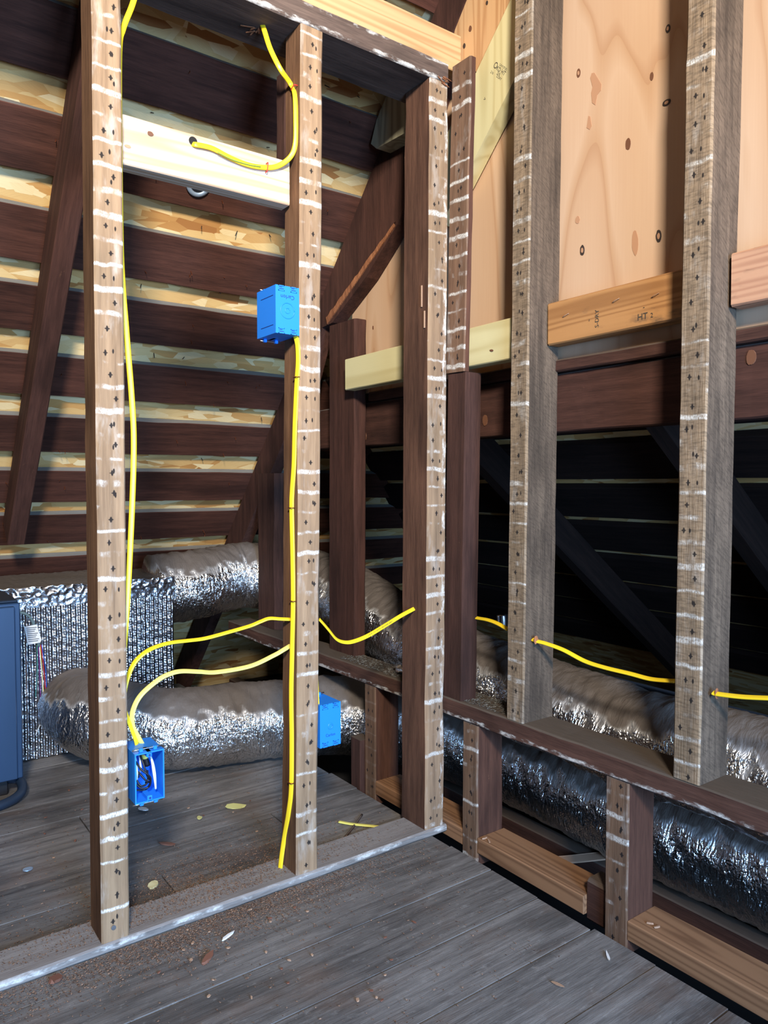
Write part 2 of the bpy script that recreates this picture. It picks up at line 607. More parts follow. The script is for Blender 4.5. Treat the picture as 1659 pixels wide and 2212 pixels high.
def foil_mat(name, bubbles=False, dust=True):
    b = NB(name)
    tc = b.t.nodes.new('ShaderNodeTexCoord')
    P = tc.outputs['Object']
    vn = b.t.nodes.new('ShaderNodeTexVoronoi')
    vn.feature = 'F1'
    vn.inputs['Scale'].default_value = 70
    b.put(vn.inputs['Vector'], b.vm('ADD', P, b.vm('MULTIPLY', b.noise(P, 30, 2, out=1), (.02, .02, .02))))
    n = b.noise(P, 160, 3, .6)
    b.bump(b.math('ADD', vn.outputs['Distance'], b.math('MULTIPLY', n, .4)), .7 if not bubbles else .3, .006)
    if not bubbles and dust:
        U_ = tc.outputs['UV']
        U_ = b.vm('ADD', U_, b.vm('MULTIPLY', b.noise(P, 14, 2, out=1), (.03, .06, 0)))
        r1 = b.math('ABSOLUTE', b.math('SUBTRACT', b.noise(b.vm('MULTIPLY', U_, (70, 5, 0)), 1, 2, .5), .5))
        r2 = b.math('ABSOLUTE', b.math('SUBTRACT', b.noise(b.vm('MULTIPLY', U_, (190, 16, 0)), 1, 2, .5), .5))
        r3 = b.math('ABSOLUTE', b.math('SUBTRACT', b.noise(P, 75, 2, .5), .5))
        b.bump(b.math('ADD', b.math('ADD', b.math('MULTIPLY', r1, 1.6), b.math('MULTIPLY', r2, .8)), b.math('MULTIPLY', r3, .7)), None, .012)
        bn = [q for q in b.t.nodes if q.type == 'BUMP'][-1]
    gz = b.n('SeparateXYZ', b.n('NewGeometry', out=1), out=2)
    dn = b.noise(P, 9, 4, .6)
    dm = b.smooth(b.math('ADD', gz, b.math('MULTIPLY', b.math('SUBTRACT', dn, .5), .5)), .38, .62) if dust else 0.
    col = b.mix(dm, (.86, .85, .84) if not bubbles else (.62, .62, .65), rgb(104, 95, 88)) if dust else (.86, .86, .87)
    rough = b.math('MULTIPLY_ADD', dm, .45, .24) if dust else .2
    metal = b.math('MULTIPLY_ADD', dm, -.9, 1.) if dust else 1.
    if not bubbles and dust:
        b.put(bn.inputs['Strength'], b.math('MULTIPLY_ADD', dm, -.55, .75))
    return b.fin(col, rough, metal, .4)


M['foil'] = foil_mat('duct_foil')
M['foil_bubble'] = foil_mat('bubble_foil', True)
M['foil_tape'] = foil_mat('foil_tape', False, False)

# ------------------------------------------------------------------ the setting
S3 = math.sqrt(1 + 1.1 ** 2)
RD = V((0, 1 / S3, -1.1 / S3))      # down the roof slope
RO = V((0, 1.1 / S3, 1 / S3))       # outward of the roof


def roof(x, s): return V((x, 0, 2.15)) + RD * s


def structure(o):
    o['kind'] = 'structure'
    return o


# floor: the dark lath plane below, its boards are children
fl = structure(link('floor', mesh('floor', *boxes([(-2.7, 2.4, -2.85, 2.3, -.19, -.16)])), M['below']))
edges = [-.065 + .1345 * k for k in range(-20, 14)]
joints = {-2: [-1.02], -1: [-.93], 0: [-1.17], 2: [-.63], 3: [-.98, -.3], 4: [-1.45], -3: [-.72], 5: [-.7]}
for k, y0 in enumerate(edges):
    kk = k - 20
    xe = -.034 + random.uniform(-.008, .006)
    cuts = [-2.62] + sorted(joints.get(kk, [-1.6 + .5 * math.sin(kk * 2.3)])) + [xe]
    for a, c in zip(cuts[:-1], cuts[1:]):
        beam('floor_board', (a + .0015, y0 + .0015, random.uniform(-.0012, .0008)), (c - .0015, y0 + .0015, random.uniform(-.0012, .0008)), (0, 0, 1), .1315, .022, M['floor'], fl, seg=.12, amp=.0006, ch=.0006)
# joists under the floor
for x in (-2.3, -1.9, -1.5, -1.1, -.7, -.3, .34, .75):
    beam('floor_joist', (x, -2.7, -.022 if x < 0 else -.105), (x, 2.0, -.022 if x < 0 else -.105), (0, 0, 1), .05,   .136 if x < 0 else .055, M['darkwood'], fl, seg=.4)

# ceiling (roof slope behind the knee wall): OSB decking with old skip boards below it
po, px_ = roof(-2.7, -1.55) + RO * .0225, None
ce = structure(link('ceiling', mesh('osb', *boxes([(0, 5.1, 0, 4.75, -.0, .012)])), M['osb']))
ce.matrix_basis = Matrix(((1, 0, RO.x, po.x), (0, RD.y, RO.y, po.y), (0, RD.z, RO.z, po.z), (0, 0, 0, 1)))
rows = [-1.17, -.97, -.77, -.57, -.37, -.17, .03, .23, .43, .645, .867, 1.069, 1.275, 1.486, 1.698, 1.89, 2.095, 2.3]
for s in rows:
    s += .015
    wd = .136
    z = roof(0, s + .07).z
    xe = 1.3 if z < 1.2 else .13
    b_ = beam('sheathing_board', roof(-2.6, s), roof(xe - .02, s), -RO, wd + random.uniform(-.002, .003), .0205, M['roofwood'], ce, seg=.09, amp=.0025, ch=.0015)
    for q in range(7):
        if -.3 < s < 2:
            xx = random.uniform(-1.0, .0)
            p = roof(xx, s + random.uniform(.02, .13)) - RO * .0
            q1 = p - RO * random.uniform(.006, .014) + V((random.uniform(-.004, .004), 0, random.uniform(-.006, .004)))
            child('nail', sweep([p + RO * .002, (p + q1) * .5 + V((.001, 0, 0)), q1], .0008, n=3, k=5), M['copper'], b_)
# nail points through the decking
for q in range(46):
    s = random.choice(rows[6:15])
    p = roof(random.uniform(-1.1, .03), s - random.uniform(.008, .045)) + RO * .0225
    d_ = V((random.uniform(-.5, .5), random.uniform(-.8, 0), random.uniform(-.9, -.1))).normalized()
    child('nail', sweep([p, p + d_ * .007, p + d_ * random.uniform(.01, .018)], .0011, n=2, k=5), M['black'], ce)

# second roof slope beyond the beam wall, running down to the right
K2 = .75
S2 = math.sqrt(1 + K2 * K2)
BD, BO = V((1 / S2, 0, -K2 / S2)), V((K2 / S2, 0, 1 / S2))


def roofb(y, s): return V((.1, y, 1.27)) + BD * s


pb = roofb(2.2, 0) + BO * .0225
cb = structure(link('ceiling', mesh('osb', *boxes([(0, 5.8, 0, 2.4, 0, .012)])), M['osb']))
cb.matrix_basis = Matrix(((0, BD.x, BO.x, pb.x), (-1, 0, 0, pb.y), (0, BD.z, BO.z, pb.z), (0, 0, 0, 1)))
for k in range(9):
    s = .12 + .205 * k
    z = roofb(0, s + .07).z
    beam('sheathing_board', roofb(1.7, s), roofb(-2.2, s), -BO, .16, .0205, M['roofshade'], cb, seg=.12, amp=.0025, ch=.0015)
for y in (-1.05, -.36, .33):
    r_ = beam('rafter', roofb(y, .06) - BO * .1, roofb(y, 2.2) - BO * .1, -BO, .05, .098, M['roofshade'], seg=.15)
    r_['category'] = 'rafter'
    r_['label'] = {-1.05: 'dark sloping rafter in the black space right of the rightmost stud', -.36: 'dark sloping rafter in the black space between the two tall right-hand studs', .33: 'dark sloping rafter in the black space just left of the grey stud'}[y]
    r_['group'] = 'rafters in the dark eave'

# plywood wall above the beam
yA, yB = -2.74, .56
wr = structure(prism('wall_right', [(yA, 1.113), (yB, 1.113), (yB, 2.128 - 1.1 * yB), (-.2, 2.348), (-1.08, 3.31), (yA, 3.31)], 'x', .1025, .1155, M['ply']))
for (px, py, a, b_, mt) in ((1250, 158, .009, .005, 'knot'), (1258, 541, .011, .006, 'knot_dark'), (1423, 510, .012, .006, 'knot_dark'), (1357, 311, .012, .006, 'knot'), (1408, 165, .008, .004, 'knot'),
                            (1443, 62, .008, .005, 'knot_dark'), (1440, 222, .006, .009, 'knot_dark'), (1248, 475, .008, .006, 'patch'), (1372, 525, .024, .007, 'patch'), (806, 708, .006, .003, 'knot')):
    p = oX(px, py, .1025)
    k_ = child('knot', disc(p, (-1, 0, 0), (0, .05, 1), a, b_, 14, .08), M[mt], wr)
    if mt == 'knot_dark' or (px == 1250):
        child('knot_core', disc(p + V((-.0006, 0, 0)), (-1, 0, 0), (0, .05, 1), a * .5, b_ * .5, 10, .1), M['patch'], k_)
for poly in ([(1284, 157), (1293, 172), (1299, 182), (1298, 195), (1290, 205), (1286, 227), (1279, 222), (1277, 200), (1280, 188), (1275, 168), (1278, 158)],
             [(1271, 250), (1275, 252), (1278, 272), (1274, 280), (1267, 276), (1269, 264)]):
    v = [oX(a, b_, .1019) for a, b_ in poly]
    n = len(v)
    child('veneer_patch', mesh('patch', v + [p + V((.0006, 0, 0)) for p in v], [tuple(range(n))] + [(i, i + n, (i + 1) % n + n, (i + 1) % n) for i in range(n)]), M['patch'], wr)

# the rest of the room behind the camera, with the window that lights it
structure(link('wall_left', mesh('w', *boxes([(-2.75, -2.65, -2.85, 2.3, -.19, 3.4)])), M['drywall']))
structure(link('wall_back', mesh('w', *boxes([(-2.75, 2.4, 2.2, 2.3, -.19, 3.4)])), M['drywall']))
WX = ((-2.15, -1.45, 1.97, 2.63), (-1.27, -.43, .28, 1.32))
structure(link('wall_front', mesh('w', *boxes([(-2.75, -2.15, -2.85, -2.75, -.19, 3.4), (-1.45, -1.27, -2.85, -2.75, -.19, 3.4), (-.43, 2.4, -2.85, -2.75, -.19, 3.4), (-2.15, -1.45, -2.85, -2.75, -.19, 1.97), (-2.15, -1.45, -2.85, -2.75, 2.63, 3.4),
                                               (-1.27, -.43, -2.85, -2.75, -.19, .28), (-1.27, -.43, -2.85, -2.75, 1.32, 3.4)])), M['drywall']))
for k, (a, b_, c, d) in enumerate(WX):
    wn = structure(link('window_%d' % (k + 1), mesh('w', *boxes([(a, a + .04, -2.84, -2.73, c, d), (b_ - .04, b_, -2.84, -2.73, c, d), (a + .04, b_ - .04, -2.84, -2.73, c, c + .04), (a + .04, b_ - .04, -2.84, -2.73, d - .04, d)])), M['white']))
structure(link('ceiling', mesh('w', *boxes([(-2.75, .2, -2.85, -.9, 3.3, 3.4)])), M['drywall']))

# ------------------------------------------------------------------ framing of the knee wall (faces -Y)
def stud_a(name, pb, pt, w, d, z0, z1, m, y=0.0, **kw):
    a, b_ = oY(*pb, y), oY(*pt, y)
    f = lambda z: a + (b_ - a) * ((z - a.z) / (b_.z - a.z))
    return beam(name, f(z0), f(z1), (0, -1, 0), w, d, m, **kw)


def stud_b(name, pb, pt, w, d, z0, z1, m, x=0.0, **kw):
    a, b_ = oX(*pb, x), oX(*pt, x)
    f = lambda z: a + (b_ - a) * ((z - a.z) / (b_.z - a.z))
    return beam(name, f(z0), f(z1), (-1, 0, 0), w, d, m, **kw)


ZP = .019
P1 = tag(lath(stud_a('wall_stud', (220, 2047), (198, 0), .0495, .075, ZP, 1.777, M['lath_a'], wane=.006), .1, .9),
         'tall brown wall stud with white plaster stripes, leftmost, beside the open blue box', 'stud')
child('screw', disc(oY(245, 2003, -.001), (0, -1, 0), (1, 0, 0), .0042, .0042, 12, 0, .002), M['steel'], P1)
P2 = tag(lath(stud_a('wall_stud', (640, 1893), (650, 75), .053, .066, ZP, 1.777, M['lath_a'], wane=.006), .5, .62),
         'brown wall stud carrying the blue box and the long stapled yellow cable', 'stud')
P3 = tag(lath(stud_a('wall_stud', (919, 1800), (929, 195), .0575, .097, ZP, 1.777, M['lath_c'], wane=.01), .3, .55),
         'corner stud with a white paint streak down its right edge', 'stud')
P3['edge_a'] = .049
for (px, py) in ((918, 690), (911, 612)):
    pass
sc_ = beam('scab_board', oX(601, 396, -.412), oX(603, 108, -.412) , (-1, 0, 0), .04, .02, M['darkwood'])
sc_.matrix_basis.translation = V((-.398, .107, 1.44))
tag(sc_, 'short dark board nailed behind the top of the stud above the blue box', 'board')
bl = beam('blocking_board', (-.7545, .036, 1.5105), (-.4025, .036, 1.5105), (0, -1, 0), .089, .037, M['pine'], seg=.08, amp=.0004, ch=.002)
tag(bl, 'clean pale pine board fixed between the two left studs, yellow cable stapled to it', 'board')
child('knot', disc(oY(325, 289, .0355), (0, -1, 0), (1, 0, 0), .0055, .0045, 14, .1), M['knot'], bl)
child('knot', disc(oY(276, 316, .0355), (0, -1, 0), (1, 0, 0), .006, .003, 12, .1), M['patch'], bl)
child('cable_hole', disc(oY(417, 305, .0355), (0, -1, 0), (1, 0, 0), .0085, .0085, 16), M['hole'], bl)

tp = tag(beam('top_plate', (-2.3, 0, 1.825), (-.0005, 0, 1.825), (0, -1, 0), .047, .134, M['plate'], amp=.0015),
         'old dark top plate with white plaster lines, across the top of the left studs', 'plate')
tp['edge_a'], tp['edge_b'] = .004, .042
nb_ = tag(beam('header_board', (-2.3, .018, 1.9145), (.055, .018, 1.9145), (0, -1, 0), .0885, .038, M['pine_warm'], amp=.0004, ch=.002),
          'new orange-tan board lying on edge on top of the dark top plate', 'board')
fp = tag(beam('floor_plate', (-2.3, -.004, ZP), (-.001, -.004, ZP), (0, -1, 0), .0185, .095, M['floorplate'], amp=.0015, ch=.004),
         'low whitish worn floor plate under the left studs', 'plate')
fp['edge_a'] = .006
tag(lath(beam('furring_strip', (-.047, .101, .335), (-.047, .101, 1.72), (-1, 0, 0), .027, .045, M['darkwood'], wane=.006), 0, 0),
    'thin dark strip standing directly behind the corner stud', 'board')

# ------------------------------------------------------------------ framing of the beam wall (faces -X)
P4b = tag(stud_b('wall_stud', (957, 1470), (965, 900), .066, .05, .329, 1.103, M['darkwood'], .004, wane=.004),
          'dark reddish stud piece directly right of the corner stud, standing on the sill', 'stud')
P4a = tag(lath(stud_b('wall_stud', (962, 800), (975, 170), .066, .018, 1.105, 1.81, M['lath_d'], .0), .2, .7),
          'short striped stud piece right of the corner stud, resting on a darker stud', 'stud')
P5 = tag(lath(stud_b('wall_stud', (1093, 1540), (1112, 0), .051, .096, .329, 2.5, M['lath_b'], wane=.004), .4, .62),
         'grey-brown wall stud in the middle right, one yellow cable leaving its side', 'stud')
P6 = tag(lath(stud_b('wall_stud', (1452, 1680), (1483, 0), .051, .09, .329, 2.5, M['lath_b'], wane=.004), .75, .62),
         'grey-brown wall stud at the right edge, nearest of the right-hand studs', 'stud')
sl = tag(beam('sill_plate', (0, 1.25, .3285), (0, -1.9, .3285), (-1, 0, 0), .043, .092, M['sill'], amp=.002, wane=.004),
         'long dark horizontal sill carrying the right-hand studs above the ducts', 'plate')
sl['edge_a'] = .037
cr = []
for y, lab in ((.348, 'dark short stud below the sill behind the corner stud'), (-.058, 'short striped stud below the sill between corner and middle stud'), (-.464, 'short striped stud below the sill at the right, between two new bottom plates')):
    c_ = lath(beam('cripple_stud', (0, y, -.04), (0, y, .2855), (-1, 0, 0), .052, .082, M['lath_d'], wane=.004), random.random(), .55 if y < .3 else .06)
    tag(c_, lab, 'stud')
tag(beam('scrap_board', oZ(1180, 1852, -.1), oZ(1325, 1838, -.1), (0, 0, 1), .035, .003, M['chip']), 'pale scrap board lying below the floor behind the middle bottom plate', 'board')
tag(beam('scrap_block', (-.012, .40, -.04), (-.012, .40, .125), (-1, 0, 0), .05, .04, M['darkwood']), 'short greyed wood block left of the dark short stud behind the corner', 'block')
for y0, y1, lab in ((.2945, -.0575, 'new tan bottom plate passing behind the corner stud'), (-.1115, -.413, 'new tan bottom plate on the floor in the middle right bay'), (-.517, -1.6, 'new tan bottom plate at the lower right corner')):
    tag(beam('bottom_plate', (.001, y0, .0265), (.001, y1, .0265), (-1, 0, 0), .038, .086, M['fir'], amp=.0004, ch=.002), lab, 'plate')
tag(beam('filler_block', (.012, -.4145, .06), (.012, -.4625, .06), (-1, 0, 0), .085, .05, M['darkwood'], ch=.006), 'dark old wood block between a new bottom plate and the striped short stud', 'block')

tag(beam('support_post', (.055, .627, .329), (.055, .62, 1.327), (-1, 0, 0), .148, .042, M['rafter'], wane=.012, ch=.006), 'wide dark post with a torn top under the sloping rafter', 'post')
tag(beam('support_post', (.055, 1.12, .329), (.055, 1.12, .88), (-1, 0, 0), .15, .042, M['darkwood'], wane=.02, ch=.012), 'dark post with a rounded top farther back, beside the upper duct', 'post')
bm_ = tag(beam('beam', (.1, 1.3, 1.083), (.1, -1.9, 1.083), (-1, 0, 0), .127, .05, M['rafter'], amp=.002), 'long dark red-brown horizontal beam below the plywood', 'beam')
for px, py in ((788, 943), (1048, 908), (1623, 772)):
    child('knot', disc(oX(px, py, .0995), (-1, 0, 0), (0, 0, 1), .013, .009, 14, .1, .0008), M['knot'], bm_)
tag(beam('ledge_board', (.086, .45, 1.111), (.086, -1.9, 1.111), (-1, 0, 0), .026, .06, M['darkwood'], amp=.002), 'dark thin ledge board lying on the beam', 'board')
B1 = tag(beam('blocking_board', (.019, .472, 1.203), (.019, -.2075, 1.205), (-1, 0, 0), .089, .035, M['pine_pale'], amp=.0004, ch=.002), 'pale new blocking board passing behind the corner stud', 'board')
B2 = tag(beam('blocking_board', (.055, -.262, 1.226), (.055, -.6125, 1.2275), (-1, 0, 0), .0885, .038, M['block'], amp=.0004, ch=.003), 'orange-brown blocking board with dark stains between the two tall right studs', 'board')
B3 = tag(beam('blocking_board', (.054, -.6665, 1.232), (.054, -1.07, 1.234), (-1, 0, 0), .09, .038, M['block_pink'], amp=.0004, ch=.003), 'pinkish blocking board at the right edge beside the nearest stud', 'board')
child('knot', disc(oX(1062, 757, .0185), (-1, 0, 0), (0, 1, .2), .006, .0025, 12, .1), M['knot'], B1)
for px, py in ((1222, 683), (1330, 651), (1415, 640)):
    p = oX(px, py, .0545)
    child('splinter', sweep([p + V((0, .008, -.001)), p + V((-.003, 0, .001)), p + V((-.001, -.009, .004))], .0012, .0006, n=4, k=5), M['chip'], B2)
# mill stamps on the stained block
for (px, py, s, sz, rot) in ((1290, 688, 'S-DRY', .013, 1), (1388, 684, 'HT', .017, 0), (1408, 681, '2', .012, 0), (1273, 692, '0', .006, 0), (1391, 663, '-', .012, 0)):
    p = oX(px, py, .0543)
    xd, yd = ((0, 0, 1), (0, 1, 0)) if rot else ((0, -1, 0), (0, 0, 1))
    text_mesh(s, sz, p, xd, yd, M['ink'], 'mill_stamp', B2)

# ------------------------------------------------------------------ rafters of the knee-wall slope
lr = tag(beam('rafter', roof(-.702, -.6) - RO * .104, roof(-.702, 1.93) - RO * .104, -RO, .05, .102, M['rafter'], seg=.12), 'dark red-brown sloping rafter at the far left behind the leftmost stud', 'rafter')
zr = lambda y: 2.1485 - 1.1 * y
rr = prism('rafter', [(-.5, zr(-.5)), (-.5, zr(-.5) - .12), (.045, zr(.045) - .155), (.20, zr(.20) - .3), (.27, 1.54), (.42, 1.432), (.60, 1.335), (.66, 1.33), (.74, zr(.74) - .155), (1.95, zr(1.95) - .155), (1.95, zr(1.95))],
           'x', .0555, .0995, M['rafter'])
tag(rr, 'dark sloping rafter with a torn edge above the support posts, in front of the plywood', 'rafter')
# torn, splintered lower arris
v, f = [], []
n = 26
for i in range(n + 1):
    t = i / n
    y = .275 + .35 * t
    zb = 1.54 - .205 * t - .0 
    zb = 1.54 + (1.336 - 1.54) * t
    wv = .002 + .014 * t + .006 * random.random()
    v += [(.052, y, zb - .002), (.05, y + .004 * random.random(), zb + wv), (.0545, y, zb + wv + .004), (.1, y, zb - .003)]
for i in range(n):
    for k in range(3):
        a = i * 4 + k
        f.append((a, a + 1, a + 5, a + 4))
    f.append((i * 4 + 3, i * 4, i * 4 + 4, i * 4 + 7))
child('torn_edge', mesh('torn', v, f), M['splinter'], rr)

n1 = prism('rafter', [(.058, 1.95), (.058, 1.865), (-.03, 1.812), (-.206, 1.985), (-.206, 2.212)], 'x', .06, .098, M['pine_warm'])
tag(n1, 'wide new knotty rafter board at the top beside the header board', 'rafter')
for px, py, a in ((1003, 99, .006), (1052, 6, .005), (1016, 62, .007)):
    child('knot', disc(oX(px, py, .0595), (-1, 0, 0), (0, .2, 1), a, a * .7, 12, .1), M['knot_dark' if a < .0065 else 'knot'], n1)
nd = V((0, -1, 1)).normalized()
n2a = V((.0565, .075, 1.501))
n2 = prism('brace_board', [(.09, 1.49), (.09, 1.683), (-.2075, 1.98), (-.2075, 1.787)], 'x', .0, .04, M['pine_pale'])
n2.location.x = .0565
tag(n2, 'pale yellow-green diagonal new brace board with a mill stamp', 'brace')
for px, py, s, sz in ((1083, 157, 'HEM-FIR', .014), (1078, 163, 'STAND&BTR', .008), (1076, 170, 'KD-HT', .010), (1064, 158, '276', .008), (1079, 171, 'S-DRY', .007)):
    pass
sd = (V((0, -.72, -.69))).normalized()
su = V((0, -.69, .72)).normalized()
for px, py, s, sz in ((1087, 145, 'S-P-F STUD', .0065), (1082, 153, 'KD HT', .0125), (1077, 160, '276', .0085), (1063, 157, '2 N', .0075), (1078, 168, 'S-DRY', .0075), (1047, 214, '>', .012)):
    text_mesh(s, sz, oX(px, py, .0563), sd, su, M['ink'], 'mill_stamp', n2)
c_ = oX(1071, 141, .0562)
ring = [c_ + su * (.0055 * math.cos(t)) + sd * (.0095 * math.sin(t)) * .6 for t in [2 * math.pi * i / 16 for i in range(17)]]
child('mill_stamp', sweep(ring, .0009, .0003, (-1, 0, 0), k=6, raw=True), M['ink'], n2)
gs = prism('rafter_stub', [(.326, zr(.326) - .03), (.300, 1.738), (.137, 1.731), (.137, 1.89), (.228, 1.885), (.30, zr(.30) - .005)], 'x', .008, .0545, M['pine_grey'])
tag(gs, 'grey-green cut rafter end under the top plate, left of the corner stud', 'rafter')

# roof vent pipe peeking out below the pale board
vt = empty('vent_pipe', roof(-.41, .78))
tag(vt, 'small round pale blue-grey vent pipe behind the pale pine board', 'vent')
pc = on(428, 398, (0, 1.1, 1), 2.15) - RO * .004
ring = [pc + V((1, 0, 0)) * (.026 * math.cos(t)) + RD * (.026 * math.sin(t)) for t in [2 * math.pi * i / 24 for i in range(25)]]
child('flange', sweep(ring, .006, .003, RO, k=8, raw=True), M['vent'], vt)
child('opening', disc(pc + RO * .001, -RO, (1, 0, 0), .024, .024, 20), M['black'], vt)

# ------------------------------------------------------------------ foil ducts and plenum
def duct(name, path, R, seed, n=24, K=72):
    P = spline(path, n)
    Rs = spline([(r, 0, 0) for r in R], n)
    # resample evenly
    out, rad, acc = [P[0]], [Rs[0].x], 0
    step = .007
    for a, b_, ra, rb in zip(P[:-1], P[1:], Rs[:-1], Rs[1:]):
        L = (b_ - a).length
        t = step - acc
        while t <= L:
            out.append(a.lerp(b_, t / L))
            rad.append(ra.x + (rb.x - ra.x) * t / L)
            t += step
        acc = L - (t - step)
    v, f = [], []
    up = V((0, 0, 1))
    for i, p in enumerate(out):
        t = (out[min(i + 1, len(out) - 1)] - out[max(i - 1, 0)]).normalized()
        up = (up - t * up.dot(t)).normalized()
        sd_ = t.cross(up)
        s = i * step
        for q in range(K):
            th = 2 * math.pi * q / K
            c, sn = math.cos(th), math.sin(th)
            e = noise.noise(V((s * 6, c * 1.1 + seed, sn * 1.1))) * .008
            w = noise.noise(V((s * 26 + sn * 1.5, c * 1.6 + seed, sn * 1.6)))
            e += (.5 - abs(w)) * .010
            w = noise.noise(V((s * 62 + c * 2, c * 3.4 + seed, sn * 3.4 + 5)))
            e += (.4 - abs(w)) * .006
            e += noise.noise(V((s * 110, c * 10 + seed, sn * 10))) * .001
            r = rad[i] + e - .006
            v.append(p + sd_ * (r * c) + up * (r * sn))
    for i in range(len(out) - 1):
        for q in range(K):
            r = (q + 1) % K
            f.append((i * K + q, i * K + r, (i + 1) * K + r, (i + 1) * K + q))
    f.append(tuple(range(K - 1, -1, -1)))
    f.append(tuple((len(out) - 1) * K + q for q in range(K)))
    me = mesh(name, v, f, True)
    uv = me.uv_layers.new(name='along')
    vi = [0] * len(me.loops)
    me.loops.foreach_get('vertex_index', vi)
    co = []
    for q in vi:
        co += [(q // K) * step, abs((q % K) / K - .5) * 2]
    uv.data.foreach_set('uv', co)
    return link(name, me, M['foil'])


d1 = duct('flexible_duct', [(-.30, 1.22, .478), (-.15, 1.22, .48), (.06, 1.25, .495), (.23, 1.10, .48), (.262, .86, .445), (.245, .58, .395), (.235, .2, .325), (.235, -.2, .29), (.235, -.7, .285), (.235, -1.5, .28)],
          [.12, .127, .127, .125, .125, .12, .115, .112, .112, .112], 3)
tag(d1, 'upper silver foil flexible duct running from the box behind the sill to the right', 'duct')
d2 = duct('flexible_duct', [(-.60, 1.08, .16), (-.565, .90, .155), (-.43, .77, .13), (-.227, .717, .118), (.07, .61, .118), (.30, .42, .075), (.42, .12, .03), (.425, -.3, .022), (.425, -.8, .02), (.425, -1.6, .02)],
          [.11, .118, .118, .118, .12, .125, .13, .13, .13, .13], 41)
tag(d2, 'lower silver foil flexible duct lying on the floor and passing under the sill', 'duct')

# plenum wrapped in bubble foil
pl = empty('plenum_box', (-.75, 1.25, 0))
tag(pl, 'large box wrapped in ribbed silver bubble foil standing under the rafters', 'plenum')
X0, X1, Yf, Yb, ZT = -1.35, -.273, 1.096, 1.44, .53
nx, nz = 330, 190
v, f = [], []
for j in range(nz + 1):
    for i in range(nx + 1):
        x, z = X0 + (X1 - X0) * i / nx, .005 + (ZT - .05) * j / nz
        pitch = .0145
        a = abs(math.sin(math.pi * x / pitch))
        bub = abs(math.sin(math.pi * z / .0085 + (int(x / pitch) % 2) * 1.5))
        y = Yf - .0055 * a ** .7 - .0022 * bub * a - .006 * noise.noise(V((x * 7, z * 5, 2))) - .002 * noise.noise(V((x * 60, z * 60, 5)))
        v.append((x, y, z))
for j in range(nz):
    for i in range(nx):
        a = j * (nx + 1) + i
        f.append((a, a + 1, a + nx + 2, a + nx + 1))
child('front_wrap', mesh('wrap', v, f, True), M['foil_bubble'], pl)
v, f = boxes([(X0, X1 - .002, Yf + .012, Yb, .003, ZT - .012)])
child('core', mesh('core', v, f), M['foil_tape'], pl)
# right side wrap
v, f = [], []
n1_, n2_ = 90, 150
for j in range(n2_ + 1):
    for i in range(n1_ + 1):
        y, z = Yf + (Yb - Yf) * i / n1_, .005 + (ZT - .05) * j / n2_
        a = abs(math.sin(math.pi * y / .0145))
        v.append((X1 + .004 * a + .004 * noise.noise(V((y * 9, z * 6, 8))), y, z))
for j in range(n2_):
    for i in range(n1_):
        a = j * (n1_ + 1) + i
        f.append((a, a + 1, a + n1_ + 2, a + n1_ + 1))
child('side_wrap', mesh('wrap', v, f, True), M['foil_bubble'], pl)
# crinkled tape band and top
v, f = [], []
nu, nv_ = 240, 40
for j in range(nv_ + 1):
    for i in range(nu + 1):
        x = X0 + (X1 + .006 - X0) * i / nu
        t = j / nv_
        if t < .5:
            y, z = Yf - .007, ZT - .062 + .062 * (t / .5)
            z = min(z, ZT)
        else:
            y, z = Yf - .007 + (Yb - Yf) * ((t - .5) / .5) ** 1.5, ZT
        sag = .012 * noise.noise(V((x * 5, y * 5, 1)))
        c = (.35 - abs(noise.noise(V((x * 55, y * 40, z * 55))))) * .010 * (1.2 if .25 < t < .62 else .4)
        v.append((x, y - (c if t < .55 else 0), z + sag * (t > .5) + (c if t > .4 else 0)))
for j in range(nv_):
    for i in range(nu):
        a = j * (nu + 1) + i
        f.append((a, a + 1, a + nu + 2, a + nu + 1))
child('taped_top', mesh('tape', v, f, True), M['foil_bubble'], pl)

# small metal pipe end behind the cable
mp_ = link('pipe_end', sweep([oX(1086, 1352, .2), oX(1086, 1340, .2), oX(1085, 1328, .2)], .014, n=4, k=16), M['steel'])
tag(mp_, 'small shiny metal pipe end behind the yellow cable left of the grey stud', 'pipe')
# crumpled foil on the sill
v, f = [], []
for j in range(9):
    for i in range(14):
        t, u = math.pi * j / 8, 2 * math.pi * i / 14
        r = 1 + .5 * noise.noise(V((math.cos(u) * 2, math.sin(u) * 2, j * .9)))
        v.append((.05 + .017 * r * math.sin(t) * math.cos(u), .235 + .034 * r * math.sin(t) * math.sin(u), .3415 - .012 * r * math.cos(t)))
for j in range(8):
    for i in range(14):
        f.append((j * 14 + i, j * 14 + (i + 1) % 14, (j + 1) * 14 + (i + 1) % 14, (j + 1) * 14 + i))
tag(link('crumpled_foil', mesh('foil', v, f), M['foil_tape']), 'crumpled scrap of silver foil lying on the sill left of the corner stud', 'foil')

